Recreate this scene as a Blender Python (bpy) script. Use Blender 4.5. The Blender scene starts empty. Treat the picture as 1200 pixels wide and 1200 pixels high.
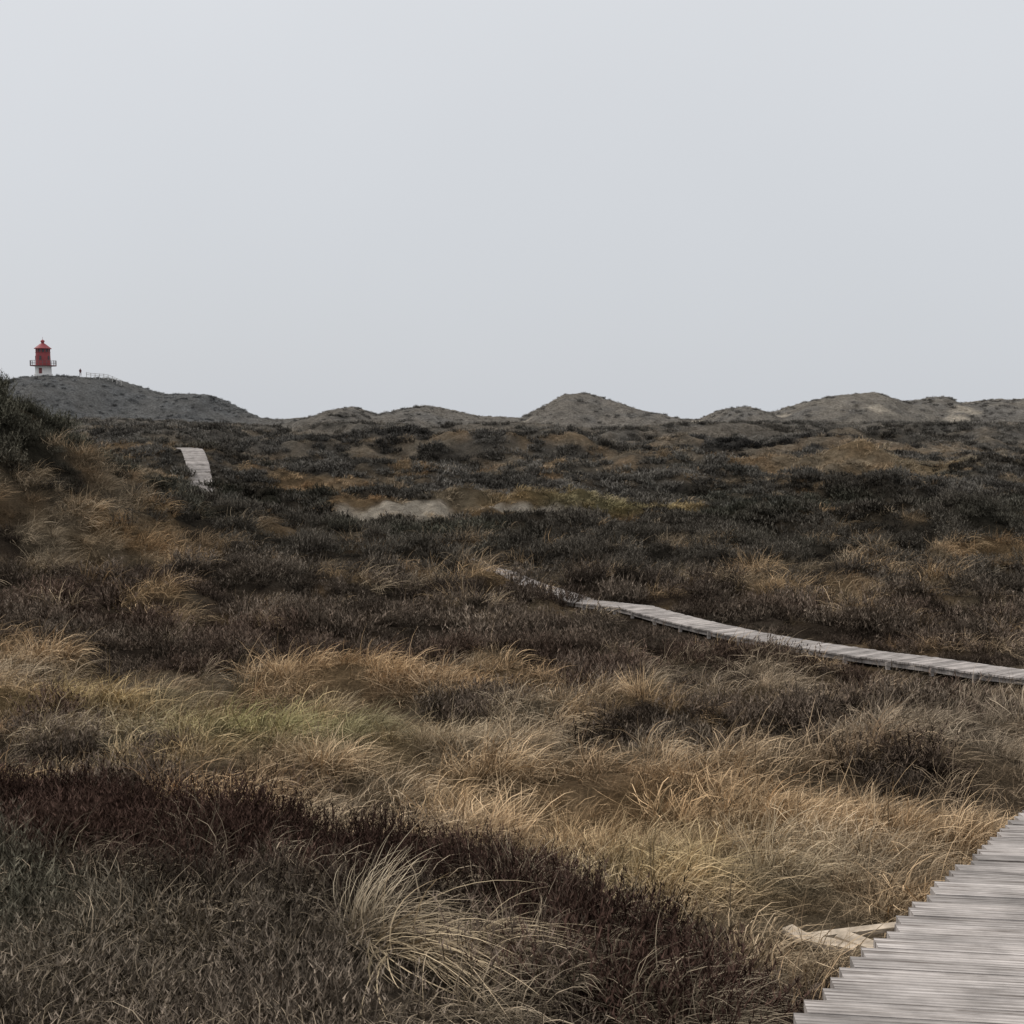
import bpy, math, numpy as np, bmesh, time
from mathutils import Vector, Matrix
T0=time.time()
rng=np.random.default_rng(7)
scene=bpy.context.scene
COL=scene.collection

# ---------------------------------------------------------------- noise
_perm=np.random.default_rng(3).permutation(4096)
def _h(ix,iy):
    return _perm[(_perm[ix&4095]+iy)&4095]
def perlin(x,y):
    x=np.asarray(x,float);y=np.asarray(y,float)
    ix=np.floor(x).astype(np.int64);iy=np.floor(y).astype(np.int64)
    fx=x-ix;fy=y-iy
    u=fx*fx*fx*(fx*(fx*6-15)+10);v=fy*fy*fy*(fy*(fy*6-15)+10)
    def g(dx,dy):
        a=_h(ix+dx,iy+dy)*(2*math.pi/4096)
        return np.cos(a)*(fx-dx)+np.sin(a)*(fy-dy)
    a=g(0,0);b=g(1,0);c=g(0,1);d=g(1,1)
    return ((a+u*(b-a))+v*((c+u*(d-c))-(a+u*(b-a))))*1.5
def fbm(x,y,s,o=4,r=.5,seed=0):
    t=0;a=1;n=0
    for i in range(o):
        t=t+a*perlin(x/s+17.3*i+seed*31.7,y/s-9.1*i+seed*11.3);n+=a;a*=r;s=s*.5
    return t/n
def ridged(x,y,s,o=4,seed=0):
    t=0;a=1;n=0
    for i in range(o):
        t=t+a*(1-2*np.abs(perlin(x/s+7.3*i+seed*21.7,y/s-5.1*i+seed*13.3)));n+=a;a*=.5;s=s*.5
    return t/n
def sig(t): return 1/(1+np.exp(-np.clip(t,-30,30)))
def sst(a,b,x):
    t=np.clip((x-a)/(b-a),0,1);return t*t*(3-2*t)

H=6.5
# ---------------------------------------------------------------- terrain
RX=np.array([-400,-200,-130,-120,-114,-108,-94,-87,-82,-72,-67.6,-62,-54,-46,-41,-36,-31,-26,-20,-14,-8,2,8,12.4,18,23,30,40,45,49,54,60,67,74,84,90,97,101.6,106,112,120,140,180,400.])
RR=np.array([470,462,455,447,441,439,443,455,461,461,475,489,491,488,479,477,486,480,474,480,487,489,474,461,460,468,480,491,491,479,476,486,472,464,459,470,468,463,473,468,467,462,470,480.])
RZ=H+(490-RR)/5.0
PY=[-40,0,3,5,7,9,11,14,17,22,28,40,60,100,150,220,400,6000]
PZ=[5.2,4.6,4.1,3.7,3.3,2.9,2.55,2.1,1.7,1.15,.8,.4,.5,.8,1.2,1.6,1.5,-8]
BUMPS=[ # cx,cy,rx,ry,amp
 (-26,50,9.5,14,8.6),
 (-27,98,9,10,3.8),
 (-14,132,17,9,3.9),(6,128,10,7,2.4),
 (31,150,17,8,3.0),(50,170,14,9,3.0),(14,108,9,4,1.5),(-6,94,7,4,1.4),(12,88,8,4,1.2),(24,82,6,4,1.7),
 (29,106,8,5,2.2),(40,100,6,5,2.2),
 (3,73,7,3.0,1.3),(-7,72.5,6,3.2,1.1),(3,61,7,3,.5),(13,64,7,3,1.1),(22,60,6,4,1.3),
 (-12,60,5,4,.7),(-9,40,4,3,.5),(9,41.5,5,2,.3),(.3,42.0,1.6,1.0,.3),(-4,50,4,2,.5),(-14,77,4,3,.7),(-17,79,4,2.5,.6),
 (-40,140,12,9,4),(-52,190,18,14,4.5),(20,205,14,10,3.3),(-5,225,22,10,3.6),(-75,230,20,16,5),(40,238,14,9,4.2),
 (75,215,18,12,4.2),(62,250,16,9,4.6),(95,240,18,12,5),(-30,240,12,8,4.2),
 (1.5,19.5,2,1.4,.35),(4.6,15,1.6,1.2,.35),(6,21,2,1.4,.3),(-2,24,2,1.5,.2),(7.5,17.5,1.6,1.2,.3),
]
def crest(x): return np.interp(x,[-14,-6,-3.7,-.66,.0,.63,1.2,1.9,3.0],[12,10,9,7.9,7.2,6.1,4.6,3.0,-2])
def hum(x,y): return fbm(x,y,2.3,2,seed=3)
def rdg(x,y): return ridged(x,y*1.25,22,4,seed=6)
def base_h(x,y):
    x=np.asarray(x,float);y=np.asarray(y,float)
    z=np.interp(y,PY,PZ)
    yc=crest(x)+.3*perlin(x/1.3,y/1.3+5)
    plat=4.46-.06*y-.02*x+.10*fbm(x,y,2.2,3,seed=4)
    m=sig((yc-y)/.38)*sst(60,20,y)
    z=z+(plat-z)*m
    for cx,cy,rx,ry,a in BUMPS:
        z=z+a*np.exp(-((x-cx)/rx)**2-((y-cy)/ry)**2)
    near=sst(8,14,y)
    z=z+near*.30*fbm(x,y,5,3,seed=1)*sst(200,60,y)
    z=z+sst(9,14,y)*sst(110,60,y)*(.55*hum(x,y)+.08)*(1+.7*sst(25,50,y))
    z=z+sst(25,70,y)*.8*fbm(x,y,17,5,.55,seed=2)*(1-.6*np.exp(-((x+3)/10)**2-((y-66)/7)**2))
    z=z+sst(74,100,y)*sst(300,240,y)*2.3*(rdg(x,y)-.30)
    z=z+sst(76,110,y)*sst(280,230,y)*1.0*fbm(x,y,7,3,seed=7)
    cap=np.interp(y,[60,75,100,130,262],[3.2,3.6,4.3,5.2,5.3])
    z=np.where((y>60)&(y<262)&(x>-.45*y+8)&(z>cap),cap+.28*(z-cap),z)
    ridge=np.interp(x,RX,RZ)
    yr=290+14*perlin(x/60,3.3)
    d=(y-yr)
    w=np.where(d<0,24+10*perlin(x/23,1.7),60)
    env=np.exp(-(d/w)**2)
    rz=ridge-1.75+ .22*fbm(x,y,3.5,3,seed=9)*np.exp(-(d/30)**2)+2.4*sst(-3,-20,d)*(ridged(x,y*.7,14,4,seed=19)-.3)
    z=z*(1-env)+(rz+1.5)*env
    z=z+sst(150,230,y)*(1-env)*1.2*(fbm(x,y,26,4,.55,seed=5))
    z=np.where((y<262)&(y>110)&(x>-60),np.where(z>5.3,5.3+.3*(z-5.3),z),z)
    z=np.where(y>380,np.minimum(z,3.0),z)
    return z

# ---------------------------------------------------------------- boardwalk route
ctrl=np.array([(-3.4,-5),(-1.0,-.6),(.55,2.05),(1.83,4.15),(2.83,5.8),(4.0,7.66),(6,11),(8.6,14.8),(11.2,18.4),(12.6,21.2),(12.1,23.2),
 (10.4,24.9),(9.3,26.8),(7.9,28.9),(5.9,32.2),(4.15,35.4),(2.7,39.3),(1.1,43.0),(-.9,47.2),(-4,54),(-8.5,62),(-14,71),(-18.4,80),(-21.3,86),(-24.3,94),(-28,103),(-36,118)],float)
def catmull(P,step=.05):
    out=[]
    for i in range(len(P)-1):
        p0=P[max(i-1,0)];p1=P[i];p2=P[i+1];p3=P[min(i+2,len(P)-1)]
        n=max(2,int(np.linalg.norm(p2-p1)/step))
        t=np.linspace(0,1,n,endpoint=False)[:,None]
        out.append(.5*((2*p1)+(-p0+p2)*t+(2*p0-5*p1+4*p2-p3)*t**2+(-p0+3*p1-3*p2+p3)*t**3))
    return np.vstack(out)
route=catmull(ctrl)
seg=np.r_[0,np.cumsum(np.linalg.norm(np.diff(route,axis=0),axis=1))]
gz=base_h(route[:,0],route[:,1])
k=np.hanning(241);k/=k.sum()
gzs=np.convolve(np.pad(gz,120,mode='edge'),k,'valid')
nearz=4.9-.14*route[:,1]
wn=sst(15,8.5,route[:,1])
LIFTY=[0,36.5,40.2,44,46,48,88.8,90.5,94,96,200];LIFTZ=[.20,.20,-.12,.0,.08,-.15,-.15,.3,.3,.0,.0]
rz=nearz*wn+(gzs+np.interp(route[:,1],LIFTY,LIFTZ))*(1-wn)
rs=route[::6];rsz=rz[::6]
def path_dist(x,y):
    x=np.asarray(x,float).ravel();y=np.asarray(y,float).ravel()
    D=np.full(x.shape,1e3);Z=np.zeros(x.shape)
    idx=np.where((y<125)&(np.abs(x)<60))[0]
    for c in np.array_split(idx,max(1,len(idx)//4000+1)):
        if len(c)==0: continue
        d=(x[c][:,None]-rs[:,0])**2+(y[c][:,None]-rs[:,1])**2
        j=d.argmin(1);D[c]=np.sqrt(d[np.arange(len(c)),j]);Z[c]=rsz[j]
    return D,Z
def openf(y): return np.maximum(sst(40.6,38.8,y),sst(89,90.5,y)*sst(98,95,y))
def height(x,y,ret=False):
    sh=np.shape(x);z=base_h(x,y).ravel()
    D,Z=path_dist(x,y)
    yy=np.asarray(y,float).ravel()
    op=openf(yy)
    w=(sst(3.0,1.0,D)*op+sst(1.1,.7,D)*(1-op))*sst(10,16,yy)
    z=z*(1-w)+(Z-.12-.10*op)*w
    w2=sst(1.6,.9,D)*sst(13,9,yy)
    z=np.where(w2>0,z*(1-w2)+np.minimum(z,Z-.22)*w2,z)
    if ret: return z.reshape(sh),D.reshape(sh)
    return z.reshape(sh)

# ---------------------------------------------------------------- cover fields
GR=[(-10,25,4,2.2,1.3),(-6.5,23.5,3,2,1.3),(-3.4,20,2.5,2.8,1.4),(-.5,15.5,2.6,2.2,1.2),(1,13,2.2,2.2,1.1),(3,11,2.2,2.4,1.3),(1.6,7.2,1.2,1.8,1.0),(3.0,8.6,1.2,1.5,1.2),
 (-14.5,43,4,4,1.5),(-8,45,3,1.5,.8),(-1.5,26.0,2.2,2.2,1.3),(5.2,22.5,2,1.2,1.1),(4,17,5,5,.28),(8,16,3,4,.35),(5,45,5,1.3,1.0),(14,47,4,1.5,.9),(11,41,3,1.2,.8),(18,52,5,1.5,.8),
 (3.5,72,7,2.5,2.2),(-6,69,5,2.2,1.0),(29,104,8,5,2.4),(-16.5,52,1.4,4,.8),(-23,48,4,9,-.2),(27,66,6,1.5,1.3),(-12,88,8,1.5,.8),(40,120,10,3,1.2),(-10,55,4,1.2,1),(12,56,4,1,1),(8,66,6,1,.8),
 (-6,28.8,3.8,3.6,-1.5),(1.0,31.5,4,3.4,-1.1),(2.6,18,.9,.8,-1.9),(4.4,20.5,1.4,.9,-1.8),(6.3,19.5,1.3,.9,-1.5),(1.2,16.6,.9,.7,-1.5),(.6,21,1.4,.9,-1.5),(-1.2,13.4,1.0,.5,-1.0),
 (4.6,13.6,.7,.5,-1.4),(2.0,13.6,.6,.5,-1.3),(7,14.5,.9,.6,-1.2),(8,33,4,2,-.7),(11,36,5,3,-.5)]
def gfield(x,y):
    g=np.interp(y,[0,8,11,14,26,29,45,60,100,160,215,250,300,400],[-.7,-.7,.1,.0,-.08,-.3,-.35,-.5,-.40,-.30,-.2,.05,.2,.25])
    for cx,cy,rx,ry,a in GR: g=g+a*np.exp(-((x-cx)/rx)**2-((y-cy)/ry)**2)
    g=g+sst(55,80,y)*sst(270,230,y)*.45*(rdg(x,y)-.25)
    yc=crest(x)
    m=sig((yc+.35-y)/.22)*sst(20,12,y)
    g=g*(1-m)+(-.9)*m
    n=1.8*fbm(x,y,2.1,3,.6,seed=11)*sst(70,30,y)+1.6*fbm(x,y*1.8,9,4,.65,seed=12)*sst(20,40,y)+1.1*fbm(x,y*1.5,34,4,.6,seed=13)*sst(80,160,y)
    return g+n*(1-.8*m),m
def mixc(a,b,t): return a*(1-t[...,None])+np.asarray(b)*t[...,None]
MAROON=np.array([.104,.070,.053]);GREYB=np.array([.26,.215,.165]);DARKB=np.array([.110,.098,.080]);FARB=np.array([.210,.196,.174]);GREEN=np.array([.074,.080,.056])  # FARB: far heather paled and greyed, haze put into the colour
def heather_col(x,y,m):
    c=np.broadcast_to(np.array([.140,.108,.082]),x.shape+(3,)).copy()
    n=fbm(x,y,1.4,3,seed=21);n2=fbm(x,y,7,3,seed=22);n3=fbm(x,y*1.6,24,3,seed=23)
    c=mixc(c,MAROON,sst(-.1,.35,n2)*.85)
    c=mixc(c,GREYB,sst(.0,.45,n)*.45)
    c=mixc(c,DARKB,sst(33,52,y)*.9)
    c=mixc(c,GREEN,sst(48,58,y)*sst(130,80,y)*sst(-.05,.4,fbm(x,y,9,2,seed=24))*.6)
    c=mixc(c,np.array([.10,.098,.070]),sst(-16,-20,x)*sst(30,40,y)*sst(75,65,y)*.7)
    c=mixc(c,FARB,sst(90,245,y)*(.2+.6*sst(-.25,.3,n3)))  # distance haze painted in: heather turns paler and greyer far off
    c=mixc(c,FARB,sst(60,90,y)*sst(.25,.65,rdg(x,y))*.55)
    c=mixc(c,np.array([.245,.230,.210]),sst(240,272,y)*.75)  # paler again on the far dunes, also painted haze
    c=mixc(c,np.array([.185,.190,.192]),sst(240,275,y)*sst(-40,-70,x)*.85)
    c=mixc(c,np.array([.080,.077,.074]),np.exp(-((x-31)/16)**2-((y-148)/9)**2)*.85)
    c=mixc(c,np.array([.095,.090,.083]),np.exp(-((x+14)/16)**2-((y-130)/8)**2)*.75)
    yc=crest(x)
    t=sst(1.7,2.9,yc-y+.7*n)
    mc=mixc(np.broadcast_to(np.array([.066,.040,.031]),x.shape+(3,)),np.array([.190,.152,.116]),t)
    mc=mixc(mc,np.array([.12,.13,.09]),t*np.exp(-((x+2.6)/1.0)**2-((y-5.6)/.8)**2)*.6)
    c=c*(1-m[...,None])+mc*m[...,None]
    return c
def grass_col(x,y,r):
    a=np.array([.62,.43,.245]);b=np.array([.53,.42,.29]);o=np.array([.54,.34,.18]);gr=np.array([.31,.30,.11])
    c=np.broadcast_to(b,x.shape+(3,)).copy()
    c=mixc(c,a,sst(-.25,.3,fbm(x,y,4,3,seed=31)))
    c=mixc(c,o,sst(.0,.4,fbm(x,y,3,3,seed=32))*.55)
    c=mixc(c,np.array([.38,.31,.235]),sst(1.5,5,x)*sst(30,22,y)*sst(9,13,y)*.6)
    for cx,cy,rx,ry,w in [(-3.6,18.2,1.8,2.2,.85),(6,72,6,2.5,.55),(1.2,9.6,1.0,1.0,.3),(-7.5,22,1.6,1.5,.4),(40,104,10,5,.2)]:
        c=mixc(c,gr,np.exp(-((x-cx)/rx)**2-((y-cy)/ry)**2)*w)
    c=mixc(c,np.array([.38,.335,.275]),sst(60,200,y)*.75)  # grass greyed with distance, haze painted into its colour
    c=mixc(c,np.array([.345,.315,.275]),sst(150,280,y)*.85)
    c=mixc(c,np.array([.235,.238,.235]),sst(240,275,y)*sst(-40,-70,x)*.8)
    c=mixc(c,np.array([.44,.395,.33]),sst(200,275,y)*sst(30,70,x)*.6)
    c=c*(1-.12*sst(26,40,y))[...,None]
    return c*(.68+.55*r)[...,None]

SAND=[(-6.6,68.6,5.2,2.3),(0.8,69.6,4.5,1.1),(103,281,4,3),(99,275,3,4),(62,250,4,1.3),(2,278,3,1.2),(48,128,5,1.5),(42,280,2,2),(-38,284,4,1),(60,277,3,2),(118,276,4,3),(80,270,3,3)]
def sandf(x,y):
    s=np.zeros(np.shape(x))
    for cx,cy,rx,ry in SAND: s=np.maximum(s,np.exp(-((x-cx)/rx)**2-((y-cy)/ry)**2))
    return sst(.35,.75,s+.5*fbm(x,y,2.2,3,seed=41))

# ---------------------------------------------------------------- helpers
def nmat(name):
    m=bpy.data.materials.new(name);m.use_nodes=True
    nt=m.node_tree;b=nt.nodes['Principled BSDF'];b.inputs['Roughness'].default_value=.9
    b.inputs['Specular IOR Level'].default_value=.0
    return m,nt,b
def N(nt,t,**k):
    n=nt.nodes.new(t)
    for a,v in k.items(): setattr(n,a,v)
    return n
def simple(name,col,rough=.7,spec=.3,metal=0,var=.25,scale=6):
    m,nt,b=nmat(name)
    b.inputs['Roughness'].default_value=rough;b.inputs['Specular IOR Level'].default_value=spec;b.inputs['Metallic'].default_value=metal
    tc=N(nt,'ShaderNodeTexCoord');no=N(nt,'ShaderNodeTexNoise');no.inputs['Scale'].default_value=scale;no.inputs['Detail'].default_value=5
    nt.links.new(tc.outputs['Object'],no.inputs['Vector'])
    cr=N(nt,'ShaderNodeValToRGB');cr.color_ramp.elements[0].position=.3;cr.color_ramp.elements[1].position=.7
    cr.color_ramp.elements[0].color=tuple(c*(1-var) for c in col)+(1,);cr.color_ramp.elements[1].color=tuple(min(1,c*(1+var*.5)) for c in col)+(1,)
    nt.links.new(no.outputs['Fac'],cr.inputs['Fac']);nt.links.new(cr.outputs['Color'],b.inputs['Base Color'])
    return m
def mesh_from(name,V,F,mat=None,smooth=False,link=True):
    me=bpy.data.meshes.new(name);me.from_pydata([tuple(v) for v in V],[],[tuple(f) for f in F]);me.update()
    if mat: me.materials.append(mat)
    ob=bpy.data.objects.new(name,me)
    if link: COL.objects.link(ob)
    return ob

# ---------------------------------------------------------------- terrain mesh
ys=np.concatenate([np.linspace(-14,2.4,34),np.geomspace(2.5,60,320),np.geomspace(60.4,400,360),np.geomspace(410,6000,40)])
t=np.linspace(-1,1,520);u=np.sign(t)*np.abs(t)**1.25
Y=np.repeat(ys[:,None],len(u),1);X=u[None,:]*(13+.82*np.abs(Y))
Z,Dp=height(X,Y,True)
G,M=gfield(X,Y)
SF=sandf(X,Y)
micro=.05*fbm(X,Y,.5,3,seed=51)*sst(30,10,Y)+.16*fbm(X,Y,1.1,3,seed=52)*sst(12,25,Y)*sst(150,60,Y)+.60*fbm(X,Y,3.0,4,.6,seed=53)*sst(60,120,Y)*sst(420,330,Y)
Z=Z+micro*sst(.5,1.6,Dp)
nr,nc=Y.shape
V=np.stack([X.ravel(),Y.ravel(),Z.ravel()],1)
i=np.arange(nr-1)[:,None]*nc+np.arange(nc-1)[None,:]
F=np.stack([i,i+1,i+1+nc,i+nc],-1).reshape(-1,4)
me=bpy.data.meshes.new('heath_ground')
me.vertices.add(len(V));me.vertices.foreach_set('co',V.ravel())
me.loops.add(F.size);me.loops.foreach_set('vertex_index',F.ravel().astype(np.int32))
me.polygons.add(len(F));me.polygons.foreach_set('loop_start',np.arange(0,F.size,4,dtype=np.int32));me.polygons.foreach_set('loop_total',np.full(len(F),4,np.int32))
me.update();me.polygons.foreach_set('use_smooth',np.ones(len(F),bool))
gp=sig(5*G)
cv=heather_col(X,Y,M)*(.42+.40*sst(60,140,Y)+.15*sst(240,280,Y))[...,None]  # occlusion under the clumps painted into the ground, fading with distance
cg=grass_col(X,Y,np.full(X.shape,.5))*(.36+.34*sst(60,140,Y)+.15*sst(240,280,Y))[...,None]  # same painted occlusion below the grass tufts
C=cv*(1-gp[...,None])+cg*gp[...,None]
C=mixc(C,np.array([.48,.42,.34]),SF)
dirt=sst(1.6,.8,Dp)*sst(20,8,Y)
C=mixc(C,np.array([.14,.11,.08]),dirt*.7)
at=me.color_attributes.new('cover','FLOAT_COLOR','POINT')
at.data.foreach_set('color',np.concatenate([C.reshape(-1,3),np.ones((len(V),1))],1).ravel())
gm,nt,b=nmat('heath_soil')
a=N(nt,'ShaderNodeAttribute',attribute_name='cover');geo=N(nt,'ShaderNodeNewGeometry')
mul=N(nt,'ShaderNodeMix',data_type='RGBA',blend_type='MULTIPLY');mul.inputs[0].default_value=1
prev=None
for sc_,lo,hi in ((.35,.5,1.4),(2.,.5,1.45),(14.,.7,1.3)):
    no=N(nt,'ShaderNodeTexNoise');no.inputs['Scale'].default_value=sc_;no.inputs['Detail'].default_value=5;no.inputs['Roughness'].default_value=.65
    nt.links.new(geo.outputs['Position'],no.inputs['Vector'])
    mr=N(nt,'ShaderNodeMapRange');mr.inputs[1].default_value=.3;mr.inputs[2].default_value=.7;mr.inputs[3].default_value=lo;mr.inputs[4].default_value=hi
    nt.links.new(no.outputs['Fac'],mr.inputs[0])
    if prev is None: prev=mr.outputs[0]
    else:
        mm=N(nt,'ShaderNodeMath',operation='MULTIPLY');nt.links.new(prev,mm.inputs[0]);nt.links.new(mr.outputs[0],mm.inputs[1]);prev=mm.outputs[0]
nt.links.new(a.outputs['Color'],mul.inputs[6]);nt.links.new(prev,mul.inputs[7]);nt.links.new(mul.outputs[2],b.inputs['Base Color'])
bp=N(nt,'ShaderNodeBump');bp.inputs['Strength'].default_value=.9;bp.inputs['Distance'].default_value=.4
nt.links.new(prev,bp.inputs['Height']);nt.links.new(bp.outputs[0],b.inputs['Normal'])
me.materials.append(gm)
COL.objects.link(bpy.data.objects.new('heath_ground',me))

# ---------------------------------------------------------------- vegetation materials
def vegmat(name,rootdark=.35,rough=.85):
    m,nt,b=nmat(name)
    a=N(nt,'ShaderNodeAttribute',attribute_name='tint',attribute_type='INSTANCER')
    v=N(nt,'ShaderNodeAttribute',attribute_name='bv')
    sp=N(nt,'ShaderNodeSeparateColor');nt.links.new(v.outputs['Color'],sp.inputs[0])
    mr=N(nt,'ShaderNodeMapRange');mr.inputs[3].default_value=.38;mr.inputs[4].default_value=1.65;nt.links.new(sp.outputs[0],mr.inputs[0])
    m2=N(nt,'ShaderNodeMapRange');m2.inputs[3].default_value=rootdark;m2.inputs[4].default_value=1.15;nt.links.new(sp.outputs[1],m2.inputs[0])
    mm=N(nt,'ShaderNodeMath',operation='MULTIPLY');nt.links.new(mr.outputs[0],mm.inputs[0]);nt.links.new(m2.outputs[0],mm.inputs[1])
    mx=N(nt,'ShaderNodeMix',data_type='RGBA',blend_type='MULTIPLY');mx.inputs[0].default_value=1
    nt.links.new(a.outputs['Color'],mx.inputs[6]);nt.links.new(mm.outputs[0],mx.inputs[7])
    d=N(nt,'ShaderNodeBsdfDiffuse');nt.links.new(mx.outputs[2],d.inputs[0])
    nt.nodes.remove(b);nt.links.new(d.outputs[0],nt.nodes['Material Output'].inputs[0])
    return m
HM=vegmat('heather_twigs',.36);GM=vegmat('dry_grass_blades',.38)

def blades(name,rg,n,R,L,tilt,droop,wind,width,segs,mat,leaf=0,leafL=.02,bias=0):
    V=[];F=[];A=[]
    for k_ in range(n):
        r=R*math.sqrt(rg.random());a=rg.random()*6.283
        p=np.array([r*math.cos(a),r*math.sin(a),-.03])
        az=a+rg.normal(0,.6) if rg.random()<.7 else rg.random()*6.283
        tl=abs(rg.normal(0,tilt))+.25*tilt
        d=np.array([math.sin(tl)*math.cos(az)+bias,math.sin(tl)*math.sin(az),math.cos(tl)])
        d/=np.linalg.norm(d)
        ln=L*(.4+.7*rg.random());dr=droop*(.4+1.2*rg.random());wd=wind*(.3+1.2*rg.random())
        ra=rg.random()*6.28
        side=np.array([math.cos(ra),math.sin(ra),.2])
        bv=rg.random();hv=rg.random();w=width*(.6+.8*rg.random())
        ii=[]
        for s in range(segs+1):
            f=s/segs;ww=w*(1-f**1.6*.9)
            ii.append(len(V))
            V.append(p-side*ww/2);V.append(p+side*ww/2);A+= [(bv,f,hv,1)]*2
            if s<segs:
                if leaf and s>0:
                    for q in range(leaf):
                        la=rg.random()*6.283;ld=np.array([math.cos(la),math.sin(la),.7+.8*rg.random()]);ld/=np.linalg.norm(ld)
                        lp=p+d*(ln/segs)*rg.random();l0=len(V);lw=np.cross(ld,[0,0,1]);lw=lw/np.linalg.norm(lw)*leafL*.12
                        ll=leafL*(.5+rg.random());lb=min(1,max(0,bv+rg.normal(0,.25)))
                        V.extend([lp-lw,lp+lw,lp+ld*ll]);A+=[(lb,f,hv,1)]*2+[(lb,min(1,f+.2),hv,1)];F.append((l0,l0+1,l0+2))
                p=p+d*(ln/segs)
                d=d+np.array([wd,wd*.1,-dr])/segs;d=d/np.linalg.norm(d)
                if p[2]<.02: d[2]=abs(d[2])*.2
        for s in range(segs): F.append((ii[s],ii[s]+1,ii[s+1]+1,ii[s+1]))
    ob=mesh_from(name,V,F,mat,link=False)
    at=ob.data.color_attributes.new('bv','FLOAT_COLOR','POINT')
    at.data.foreach_set('color',np.array(A,dtype=np.float32).ravel())
    return ob
def coll(name,obs):
    c=bpy.data.collections.new(name)
    for o in obs: c.objects.link(o)
    return c
rg=np.random.default_rng(5)
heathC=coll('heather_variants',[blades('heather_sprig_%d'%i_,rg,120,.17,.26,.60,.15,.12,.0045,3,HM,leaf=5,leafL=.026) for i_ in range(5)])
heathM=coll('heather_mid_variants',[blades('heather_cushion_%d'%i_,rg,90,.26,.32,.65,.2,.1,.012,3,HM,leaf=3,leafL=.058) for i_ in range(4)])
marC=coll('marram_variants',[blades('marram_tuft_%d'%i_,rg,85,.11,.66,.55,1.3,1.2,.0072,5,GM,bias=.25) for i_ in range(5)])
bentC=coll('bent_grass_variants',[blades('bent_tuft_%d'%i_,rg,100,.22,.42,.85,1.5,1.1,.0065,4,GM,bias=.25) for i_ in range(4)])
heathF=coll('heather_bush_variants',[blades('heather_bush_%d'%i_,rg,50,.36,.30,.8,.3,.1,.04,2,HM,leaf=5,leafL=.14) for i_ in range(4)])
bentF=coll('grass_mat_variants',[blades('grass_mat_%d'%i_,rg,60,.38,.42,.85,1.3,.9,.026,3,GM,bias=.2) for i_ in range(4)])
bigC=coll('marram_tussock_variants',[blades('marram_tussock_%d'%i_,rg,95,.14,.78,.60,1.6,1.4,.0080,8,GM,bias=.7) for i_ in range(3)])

def scatter(name,c,nvar,P,rot,scl,tint,seed):
    me=bpy.data.meshes.new(name);me.vertices.add(len(P));me.vertices.foreach_set('co',P.astype(np.float32).ravel())
    r=np.random.default_rng(seed)
    a=me.attributes.new('rot','FLOAT_VECTOR','POINT');a.data.foreach_set('vector',rot.astype(np.float32).ravel())
    a=me.attributes.new('scl','FLOAT_VECTOR','POINT');a.data.foreach_set('vector',scl.astype(np.float32).ravel())
    a=me.attributes.new('idx','INT','POINT');a.data.foreach_set('value',r.integers(0,nvar,len(P)).astype(np.int32))
    a=me.attributes.new('tint','FLOAT_COLOR','POINT');a.data.foreach_set('color',np.concatenate([tint,np.ones((len(P),1))],1).astype(np.float32).ravel())
    ob=bpy.data.objects.new(name,me);COL.objects.link(ob)
    ng=bpy.data.node_groups.new(name+'_nodes','GeometryNodeTree')
    ng.interface.new_socket('Geometry',in_out='INPUT',socket_type='NodeSocketGeometry');ng.interface.new_socket('Geometry',in_out='OUTPUT',socket_type='NodeSocketGeometry')
    gi=ng.nodes.new('NodeGroupInput');go=ng.nodes.new('NodeGroupOutput')
    ci=ng.nodes.new('GeometryNodeCollectionInfo');ci.inputs['Collection'].default_value=c;ci.inputs['Separate Children'].default_value=True;ci.inputs['Reset Children'].default_value=True
    ip=ng.nodes.new('GeometryNodeInstanceOnPoints');ip.inputs['Pick Instance'].default_value=True
    def na(nm,dt):
        n=ng.nodes.new('GeometryNodeInputNamedAttribute');n.data_type=dt;n.inputs['Name'].default_value=nm;return n.outputs[0]
    ng.links.new(gi.outputs[0],ip.inputs['Points']);ng.links.new(ci.outputs[0],ip.inputs['Instance'])
    ng.links.new(na('idx','INT'),ip.inputs['Instance Index'])
    e=ng.nodes.new('FunctionNodeEulerToRotation');ng.links.new(na('rot','FLOAT_VECTOR'),e.inputs[0]);ng.links.new(e.outputs[0],ip.inputs['Rotation'])
    ng.links.new(na('scl','FLOAT_VECTOR'),ip.inputs['Scale']);ng.links.new(ip.outputs[0],go.inputs[0])
    md=ob.modifiers.new('scatter','NODES');md.node_group=ng
    return ob

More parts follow.
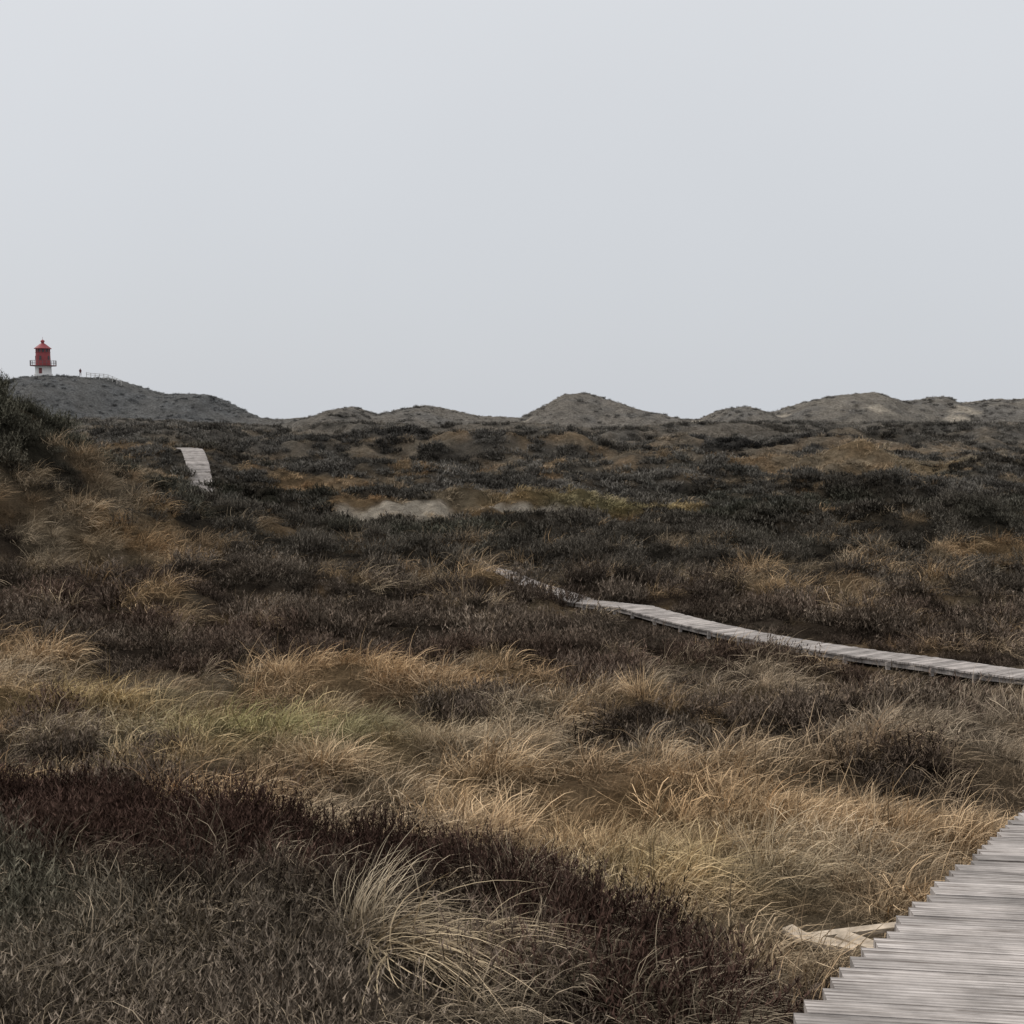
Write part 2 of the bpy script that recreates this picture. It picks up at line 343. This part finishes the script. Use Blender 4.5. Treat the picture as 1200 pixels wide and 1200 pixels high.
bands=[(-1.5,3,6,1.0),(3,12,22,1.0),(12,20,11,1.2),(20,32,6,1.45),(32,60,3.6,1.8),(60,100,2.4,1.2),(100,170,1.0,1.5),(170,250,.36,1.8),(250,325,.30,1.2)]
acc={k_:[] for k_ in ('h','hm','m','b','hf','bf')}
for (y0,y1,dens,sc_) in bands:
    hw=lambda y:.48*np.abs(y)+2.5
    area=(hw(y0)+hw(y1))*(y1-y0)
    n=int(area*dens)
    y=y0+(y1-y0)*rng.random(n*2);x=(rng.random(n*2)*2-1)*hw(y1)
    ok=np.abs(x)<hw(y);x=x[ok];y=y[ok];n2=int(min(len(x),n));x=x[:n2];y=y[:n2]
    z,D=height(x,y,True)
    g,m=gfield(x,y)
    op=openf(y)
    keep=(D>.95*op+.5*(1-op))&(rng.random(len(x))>sandf(x,y)*.95)
    # low cover on the slope right in front of the sand hollow
    keep&=~((np.abs(x+6)<5)&(np.abs(y-65.6)<1.3)&(rng.random(len(x))<.5))
    keep&=~((((x-2.15)/.55)**2+((y-7.3)/.75)**2<1)&(rng.random(len(x))<.95))
    keep&=~(((x+.45)/.40)**2+((y-4.95)/.35)**2<1)
    x,y,z,D,g,m,op=[q[keep] for q in (x,y,z,D,g,m,op)]
    pg=sig(9*g);r=rng.random(len(x));isg=r<pg
    low=np.where(D<2.6,.38+.62*np.clip((D-1)/1.6,0,1),1.0)*op+np.where(D<1.5,1.25,1.0)*(1-op)
    low=np.where(y<11,1.0,low)
    far=y0>=60;mid=y0>=12 and not far
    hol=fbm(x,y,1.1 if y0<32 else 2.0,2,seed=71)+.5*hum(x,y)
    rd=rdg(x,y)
    lum=(.40+.84*sst(-.38,.38,hol)) if not far else (.55+.5*sst(-.3,.3,fbm(x,y,5,3,seed=72)))*(.68+.55*sst(-.1,.6,rd)+np.where(y>250,.2,0))  # shade of the hollows put into the plant tint, tops lighter
    hgt=np.where(m>.5,1.0,.48+.78*sst(-.35,.35,hol)) if not far else np.ones(len(x))
    rr=rng.random(len(x))
    def pack(sel,key,s,col):
        s3=s[:,None]*np.ones((1,3));s3[:,2]*=.8+.4*rng.random(len(s))
        hd=key in('h','hf','hm')
        rot=np.stack([rng.normal(0,.12 if hd else .25,len(s)),rng.normal(0,.12 if hd else .22,len(s)),(rng.random(len(s))*6.283 if hd else rng.normal(0,.85,len(s))-.25)],1)
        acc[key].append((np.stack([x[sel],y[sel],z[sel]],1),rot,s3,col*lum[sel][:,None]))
    sel=~isg
    vh=(.7+.65*rng.random(sel.sum()))*(1+.35*fbm(x[sel],y[sel],2.0,2,seed=61))
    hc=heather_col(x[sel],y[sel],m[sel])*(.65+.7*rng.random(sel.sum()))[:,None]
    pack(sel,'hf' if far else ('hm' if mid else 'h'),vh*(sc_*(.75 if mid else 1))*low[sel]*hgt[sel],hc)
    if not far:
        tall=isg&(rr<.28);sh=isg&~tall
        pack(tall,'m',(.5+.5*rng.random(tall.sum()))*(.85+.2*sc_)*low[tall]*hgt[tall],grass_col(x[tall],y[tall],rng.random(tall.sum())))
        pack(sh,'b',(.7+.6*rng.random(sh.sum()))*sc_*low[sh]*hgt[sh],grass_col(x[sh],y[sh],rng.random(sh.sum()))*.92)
    else:
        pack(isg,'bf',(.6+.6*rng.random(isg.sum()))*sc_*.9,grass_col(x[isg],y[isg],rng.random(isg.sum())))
n=460
x=rng.random(n)*7-4.6;y=3+rng.random(n)*6
z,D=height(x,y,True);g,m=gfield(x,y);k2=(m>.6)&(D>1.0)&(rng.random(n)<np.where(y<6.4,.75,.08))
x,y,z=x[k2],y[k2],z[k2]
acc['b'].append((np.stack([x,y,z+.06],1),np.stack([0*x,0*x,rng.random(len(x))*6.28],1),np.ones((len(x),3))*(.4+.5*rng.random(len(x)))[:,None],np.array([.32,.255,.18])*(.6+.8*rng.random(len(x)))[:,None]))
BT=[(-1.35,6.7,.45),(-2.0,6.2,.4),(.5,5.6,.5),(.1,6.2,.5),(.75,4.6,.5),(.9,5.3,.55),(-.1,4.4,.4),(.25,5.0,.4),(-1.2,5.9,.4),(-1.6,5.2,.35),(.6,6.6,.5),(.95,4.9,.5),(.4,5.2,.4)]
x=np.array([q[0] for q in BT]);y=np.array([q[1] for q in BT]);s=np.array([q[2] for q in BT])
acc['m'].append((np.stack([x,y,height(x,y)+.05],1),np.stack([0*x,.25+0*x,-.3+0*x],1),s[:,None]*np.ones((1,3)),np.array([.38,.31,.22])*np.ones((len(x),1))))
P=np.array([(-.62,5.12,0),(-.48,4.98,0),(-.30,4.88,0),(-.66,5.2,0),(-.1,4.95,0)]);P[:,2]=height(P[:,0],P[:,1])+.12
scatter('marram_tussock',bigC,3,P,np.array([[0,.1,.1],[0,.2,-.35],[0,.25,-.6],[0,-.5,.9],[0,.2,-.1]]),np.array([[.75,.75,.65],[.9,.9,.7],[.75,.75,.55],[.6,.6,.75],[.65,.65,.5]]),np.array([[.52,.41,.28],[.66,.52,.34],[.60,.47,.31],[.50,.41,.29],[.56,.44,.29]]),1)
tot=0
for key,nm,c,nv in (('h','heather',heathC,5),('hm','heather_cushions',heathM,4),('m','marram_grass',marC,5),('b','bent_grass',bentC,4),('hf','distant_heather',heathF,4),('bf','distant_dune_grass',bentF,4)):
    P=np.concatenate([q[0] for q in acc[key]]);R=np.concatenate([q[1] for q in acc[key]]);S=np.concatenate([q[2] for q in acc[key]]);Cc=np.concatenate([q[3] for q in acc[key]])
    scatter(nm,c,nv,P,R,S,Cc,len(P));tot+=len(P);print(nm,len(P))
print('instances',tot,time.time()-T0)

# ---------------------------------------------------------------- boardwalk
def board_mat():
    m,nt,b=nmat('weathered_boards');b.inputs['Roughness'].default_value=.8;b.inputs['Specular IOR Level'].default_value=.15
    a=N(nt,'ShaderNodeAttribute',attribute_name='bl');sp=N(nt,'ShaderNodeSeparateXYZ');nt.links.new(a.outputs['Vector'],sp.inputs[0])
    cb=N(nt,'ShaderNodeCombineXYZ')
    for i_,f in enumerate((2.2,42.,37.)):
        mm=N(nt,'ShaderNodeMath',operation='MULTIPLY');mm.inputs[1].default_value=f;nt.links.new(sp.outputs[i_],mm.inputs[0]);nt.links.new(mm.outputs[0],cb.inputs[i_])
    no=N(nt,'ShaderNodeTexNoise');no.inputs['Scale'].default_value=1;no.inputs['Detail'].default_value=6;no.inputs['Roughness'].default_value=.6
    nt.links.new(cb.outputs[0],no.inputs['Vector'])
    cr=N(nt,'ShaderNodeValToRGB');e=cr.color_ramp.elements
    e[0].position=.32;e[0].color=(.13,.105,.09,1);e[1].position=.62;e[1].color=(.54,.49,.455,1)
    k3=cr.color_ramp.elements.new(.45);k3.color=(.39,.35,.32,1)
    nt.links.new(no.outputs['Fac'],cr.inputs['Fac'])
    gv=N(nt,'ShaderNodeMath',operation='MULTIPLY');gv.inputs[1].default_value=2*math.pi/.0335;nt.links.new(sp.outputs[1],gv.inputs[0])
    sn=N(nt,'ShaderNodeMath',operation='SINE');nt.links.new(gv.outputs[0],sn.inputs[0])
    gr=N(nt,'ShaderNodeMapRange');gr.inputs[1].default_value=-1;gr.inputs[2].default_value=.2;gr.inputs[3].default_value=.65;gr.inputs[4].default_value=1;nt.links.new(sn.outputs[0],gr.inputs[0])
    rv=N(nt,'ShaderNodeMapRange');rv.inputs[3].default_value=.72;rv.inputs[4].default_value=1.22;nt.links.new(sp.outputs[2],rv.inputs[0])
    m1=N(nt,'ShaderNodeMath',operation='MULTIPLY');nt.links.new(gr.outputs[0],m1.inputs[0]);nt.links.new(rv.outputs[0],m1.inputs[1])
    geo=N(nt,'ShaderNodeNewGeometry');n2=N(nt,'ShaderNodeTexNoise');n2.inputs['Scale'].default_value=2.6;n2.inputs['Detail'].default_value=6;n2.inputs['Roughness'].default_value=.7
    nt.links.new(geo.outputs['Position'],n2.inputs['Vector'])
    st=N(nt,'ShaderNodeMapRange');st.inputs[1].default_value=.35;st.inputs[2].default_value=.6;st.inputs[3].default_value=.68;st.inputs[4].default_value=1.08;nt.links.new(n2.outputs['Fac'],st.inputs[0])
    m3=N(nt,'ShaderNodeMath',operation='MULTIPLY');nt.links.new(m1.outputs[0],m3.inputs[0]);nt.links.new(st.outputs[0],m3.inputs[1])
    mx=N(nt,'ShaderNodeMix',data_type='RGBA',blend_type='MULTIPLY');mx.inputs[0].default_value=1
    nt.links.new(cr.outputs[0],mx.inputs[6]);nt.links.new(m3.outputs[0],mx.inputs[7]);nt.links.new(mx.outputs[2],b.inputs['Base Color'])
    ad=N(nt,'ShaderNodeMath',operation='ADD');nt.links.new(no.outputs['Fac'],ad.inputs[0]);nt.links.new(sn.outputs[0],ad.inputs[1])
    bp=N(nt,'ShaderNodeBump');bp.inputs['Strength'].default_value=.5;bp.inputs['Distance'].default_value=.004;nt.links.new(ad.outputs[0],bp.inputs['Height']);nt.links.new(bp.outputs[0],b.inputs['Normal'])
    return m
BM=board_mat()
V=[];F=[];BL=[]
def box(c,ax,ay,az,hx,hy,hz,r):
    b0=len(V)
    for sx in(-1,1):
        for sy in(-1,1):
            for sz in(-1,1):
                V.append(c+ax*hx*sx+ay*hy*sy+az*hz*sz);BL.append((hx*sx,hy*sy,r))
    for f in((0,1,3,2),(4,6,7,5),(0,4,5,1),(2,3,7,6),(0,2,6,4),(1,5,7,3)): F.append(tuple(b0+q for q in f))
total=seg[-1];s=0;nb=0
while s<total-.3:
    px=np.interp(s,seg,route[:,0]);py=np.interp(s,seg,route[:,1]);pz=np.interp(s,seg,rz)
    qx=np.interp(s+.1,seg,route[:,0]);qy=np.interp(s+.1,seg,route[:,1]);qz=np.interp(s+.1,seg,rz)
    tdir=np.array([qx-px,qy-py]);tdir/=np.linalg.norm(tdir)
    perp=np.array([tdir[1],-tdir[0]])
    w=float(sst(13,9,py))
    bd=perp*(1-w)+np.array([.993,-.12])*w;bd/=np.linalg.norm(bd)
    cosv=abs(bd@perp)
    hwid=(.80 if py<14 else (.52 if py<80 else .82))
    ax=np.array([bd[0],bd[1],0]);yaw=rng.normal(0,.006);ax=np.array([ax[0]-yaw*ax[1],ax[1]+yaw*ax[0],0])
    ayh=np.array([-ax[1],ax[0]])
    if ayh@tdir<0: ayh=-ayh
    sl=(qz-pz)/.1*(ayh@tdir)
    ay=np.array([ayh[0],ayh[1],sl]);ay/=np.linalg.norm(ay);az=np.cross(ax,ay);az/=np.linalg.norm(az)
    if az[2]<0: az=-az
    box(np.array([px,py,pz-.02+rng.normal(0,.0025)])+ax*rng.normal(0,.012),ax,ay,az,hwid/cosv+rng.normal(0,.008),.0675,.02,rng.random())
    nb+=1;s+=.145/cosv
s=0
while s<total-1.3:
    a_=np.array([np.interp(s,seg,route[:,0]),np.interp(s,seg,route[:,1]),np.interp(s,seg,rz)])
    b_=np.array([np.interp(s+1.2,seg,route[:,0]),np.interp(s+1.2,seg,route[:,1]),np.interp(s+1.2,seg,rz)])
    d=b_-a_;L=np.linalg.norm(d);d/=L;sd=np.cross(d,[0,0,1]);sd/=np.linalg.norm(sd);up=np.cross(sd,d)
    for o in(-.45,.45):
        box((a_+b_)/2+sd*o-up*.095,sd,d,up,.03,L/2-.002,.05,.3)
        if a_[1]<60:
            pc=a_+sd*o*1.07;g0=float(height(np.array([pc[0]]),np.array([pc[1]]))[0])-.4
            box(np.array([pc[0],pc[1],(pc[2]-.05+g0)/2]),np.array([1,0,0]),np.array([0,0,1.]),np.array([0,1.,0]),.045,(pc[2]-.05-g0)/2,.045,.5)
    s+=1.2
bw=mesh_from('boardwalk',V,F,BM)
a=bw.data.attributes.new('bl','FLOAT_VECTOR','POINT');a.data.foreach_set('vector',np.array(BL,dtype=np.float32).ravel())

# ---------------------------------------------------------------- loose planks beside the boardwalk
PM=simple('pale_plank_wood',(.56,.46,.35),.8,.2,var=.45,scale=11)
def plank(c,ang,L,W,Th,tilt=0):
    bm=bmesh.new();bmesh.ops.create_cube(bm,size=1)
    for v in bm.verts: v.co=Vector((v.co.x*L,v.co.y*W,v.co.z*Th))
    bmesh.ops.bevel(bm,geom=bm.edges[:],offset=Th*.12,segments=1)
    for v in bm.verts:
        if v.co.x>L*.49: v.co.x+= .03*math.sin(v.co.y*60)
    me=bpy.data.meshes.new('wooden_plank');bm.to_mesh(me);bm.free();me.materials.append(PM)
    o=bpy.data.objects.new('wooden_plank',me);COL.objects.link(o)
    gz_=float(height(np.array([c[0]]),np.array([c[1]]))[0])
    o.location=(c[0],c[1],gz_+c[2]);o.rotation_euler=(.05,tilt,ang)
plank((2.18,7.54,.10),.16,.72,.065,.03,-.05)
plank((2.10,7.20,.10),-.75,.30,.11,.03,.05)
plank((1.93,7.22,.09),-.55,.28,.10,.03,-.04)
plank((1.78,7.46,.09),-1.0,.20,.09,.03,.1)

# ---------------------------------------------------------------- lighthouse
RED=simple('red_paint',(.29,.065,.070),.6,.25,var=.2,scale=1.5);WHITE=simple('white_paint',(.75,.74,.72),.6,.3,var=.12,scale=1.2)
DARK=simple('dark_glass',(.06,.055,.06),.3,.4);DRED=simple('dark_red_paint',(.19,.06,.06),.5,.3);STEEL=simple('rail_steel',(.16,.13,.13),.5,.3)
LX,LY=-109.2,290.
LZ=float(height(np.array([LX]),np.array([LY]))[0])+.35
root=bpy.data.objects.new('lighthouse',None);COL.objects.link(root);root.location=(LX,LY,LZ)
def lathe(name,prof,mat,n=24):
    V=[];F=[]
    for r,z in prof:
        for i_ in range(n): V.append((r*math.cos(2*math.pi*i_/n),r*math.sin(2*math.pi*i_/n),z))
    for j in range(len(prof)-1):
        for i_ in range(n): F.append((j*n+i_,j*n+(i_+1)%n,(j+1)*n+(i_+1)%n,(j+1)*n+i_))
    o=mesh_from(name,V,F,mat);o.parent=root;return o
lathe('base',[(2.0,-2),(2.0,.15),(1.85,.2),(1.8,1.75),(1.95,1.85),(1.95,1.95)],WHITE)
lathe('gallery_deck',[(1.7,1.95),(2.9,1.96),(2.95,2.0),(2.95,2.12),(1.7,2.13)],DRED)
lathe('tower',[(1.72,2.13),(1.70,2.2),(1.62,5.0),(1.68,5.05),(1.68,5.15),(1.6,5.17)],RED)
lathe('lantern_glass',[(1.48,5.15),(1.48,6.0)],DARK)
lathe('roof',[(1.95,5.95),(1.95,6.05),(1.55,6.35),(.75,7.0),(.35,7.25),(.35,7.55),(.5,7.6),(.42,7.85),(.15,8.05),(.03,8.1),(.03,8.7),(.0,8.7)],RED)
V=[];F=[]
def bx(x0,x1,y0,y1,z0,z1):
    b0=len(V);V.extend([(x0,y0,z0),(x1,y0,z0),(x1,y1,z0),(x0,y1,z0),(x0,y0,z1),(x1,y0,z1),(x1,y1,z1),(x0,y1,z1)])
    for f in((0,3,2,1),(4,5,6,7),(0,1,5,4),(1,2,6,5),(2,3,7,6),(3,0,4,7)): F.append(tuple(b0+q for q in f))
for i_ in range(20):
    a_=2*math.pi*i_/20;cx,cy=2.88*math.cos(a_),2.88*math.sin(a_);bx(cx-.035,cx+.035,cy-.035,cy+.035,2.12,3.2)
o=mesh_from('railing_posts',V,F,STEEL);o.parent=root
V=[];F=[]
for i_ in range(12):
    a_=2*math.pi*i_/12+.13;cx,cy=1.52*math.cos(a_),1.52*math.sin(a_);bx(cx-.10,cx+.10,cy-.10,cy+.10,5.17,5.95)
o=mesh_from('lantern_mullions',V,F,RED);o.parent=root
for z in(2.65,3.2): lathe('rail',[(2.84,z),(2.84,z+.05),(2.92,z+.05),(2.92,z),(2.84,z)],STEEL,40)
V=[];F=[];bx(-.35,.35,-1.86,-1.70,.2,1.5);o=mesh_from('door',V,F,DRED);o.parent=root
for an in(-1.57,-.4,-2.7):
    V=[];F=[];bx(1.50,1.72,-.22,.22,3.4,4.3);o=mesh_from('window',V,F,DARK);o.parent=root;o.rotation_euler=(0,0,an)
# ---------------------------------------------------------------- person on the dune
def person(x,y):
    z=float(height(np.array([x]),np.array([y]))[0])+.35
    v=[(0,0,.95),(0,0,1.15),(0,-.01,1.42),(0,-.01,1.52),(0,-.02,1.62),(0,-.02,1.74),
       (.19,0,1.40),(.25,-.04,1.12),(.22,-.2,.92),(-.19,0,1.40),(-.26,-.02,1.12),(-.24,-.12,.88),
       (.10,0,.88),(.13,-.06,.48),(.13,.04,.07),(.14,-.14,.03),(-.10,0,.88),(-.12,.06,.48),(-.12,.16,.09),(-.13,.0,.03)]
    e=[(0,1),(1,2),(2,3),(3,4),(4,5),(2,6),(6,7),(7,8),(2,9),(9,10),(10,11),(0,12),(12,13),(13,14),(14,15),(0,16),(16,17),(17,18),(18,19)]
    r=[.15,.15,.16,.06,.095,.08,.07,.055,.04,.07,.055,.04,.10,.07,.05,.04,.10,.07,.05,.04]
    me=bpy.data.meshes.new('person');me.from_pydata(v,e,[]);me.update()
    o=bpy.data.objects.new('person',me);COL.objects.link(o);o.location=(x,y,z)
    o.modifiers.new('Skin','SKIN')
    for i_,q in enumerate(r): me.skin_vertices[0].data[i_].radius=(q,q)
    me.skin_vertices[0].data[0].use_root=True
    ss=o.modifiers.new('sub','SUBSURF');ss.levels=2;ss.render_levels=2
    me.materials.append(simple('dark_red_jacket',(.12,.05,.05)));o.rotation_euler=(0,0,.6)
person(-99.9,288.)
# ---------------------------------------------------------------- fence on the dune top
FM=simple('pale_fence_wood',(.55,.53,.5))
V=[];F=[]
fx=np.linspace(-98.5,-90.5,9);fz=height(fx,np.full(9,288.))+.2
for i_ in range(9): bx(fx[i_]-.06,fx[i_]+.06,287.95,288.05,fz[i_]-.5,fz[i_]+1.1)
for i_ in range(8):
    for hh in(.6,1.0):
        b0=len(V)
        for q,xx,zz in((0,fx[i_]+.062,fz[i_]),(1,fx[i_+1]-.062,fz[i_+1])):
            for dy in(-.03,.03):
                for dz in(-.05,.05): V.append((xx,288+dy,zz+hh+dz))
        for f in((0,1,3,2),(4,6,7,5),(0,4,5,1),(2,3,7,6),(0,2,6,4),(1,5,7,3)): F.append(tuple(b0+q for q in f))
mesh_from('wooden_fence',V,F,FM)

# ---------------------------------------------------------------- world, sun, camera
w=bpy.data.worlds.new('World');scene.world=w;w.use_nodes=True;nt=w.node_tree
bg=nt.nodes['Background'];sky=N(nt,'ShaderNodeTexSky',sky_type='NISHITA',sun_disc=False)
SE,SR=math.radians(42),math.radians(-60)
sky.sun_elevation=SE;sky.sun_rotation=SR;sky.dust_density=3;sky.air_density=1
sc=N(nt,'ShaderNodeVectorMath',operation='SCALE');sc.inputs['Scale'].default_value=.10;nt.links.new(sky.outputs[0],sc.inputs[0])
tc=N(nt,'ShaderNodeTexCoord');sep=N(nt,'ShaderNodeSeparateXYZ');nt.links.new(tc.outputs['Generated'],sep.inputs[0])
cr=N(nt,'ShaderNodeValToRGB');e=cr.color_ramp.elements
e[0].position=0;e[0].color=(.615,.64,.68,1);e[1].position=.35;e[1].color=(.73,.75,.78,1)
k4=e.new(1.0);k4.color=(1.12,1.12,1.13,1)
nt.links.new(sep.outputs[2],cr.inputs[0])
no=N(nt,'ShaderNodeTexNoise');no.inputs['Scale'].default_value=2.2;no.inputs['Detail'].default_value=4;nt.links.new(tc.outputs['Generated'],no.inputs['Vector'])
mr=N(nt,'ShaderNodeMapRange');mr.inputs[3].default_value=.95;mr.inputs[4].default_value=1.05;nt.links.new(no.outputs['Fac'],mr.inputs[0])
s2=N(nt,'ShaderNodeVectorMath',operation='SCALE');nt.links.new(cr.outputs[0],s2.inputs[0]);nt.links.new(mr.outputs[0],s2.inputs['Scale'])
mx=N(nt,'ShaderNodeMix',data_type='RGBA');mx.inputs[0].default_value=.94
nt.links.new(sc.outputs[0],mx.inputs[6]);nt.links.new(s2.outputs[0],mx.inputs[7]);nt.links.new(mx.outputs[2],bg.inputs[0]);bg.inputs[1].default_value=1.0
sd=bpy.data.lights.new('sun','SUN');sd.energy=1.5;sd.angle=math.radians(12);sd.color=(1,.95,.89)
so=bpy.data.objects.new('sun',sd);COL.objects.link(so)
dv=Vector((math.sin(SR)*math.cos(SE),math.cos(SR)*math.cos(SE),math.sin(SE)))
so.rotation_euler=dv.to_track_quat('Z','Y').to_euler()
cd=bpy.data.cameras.new('camera');cd.lens=43.5;cd.sensor_width=36;cd.clip_end=10000;cd.clip_start=.1
co=bpy.data.objects.new('camera',cd);COL.objects.link(co);co.location=(0,0,H);co.rotation_euler=(math.radians(90-4.34),0,0)
scene.camera=co
scene.view_settings.view_transform='Standard';scene.view_settings.look='None';scene.view_settings.exposure=0
print('done',time.time()-T0)
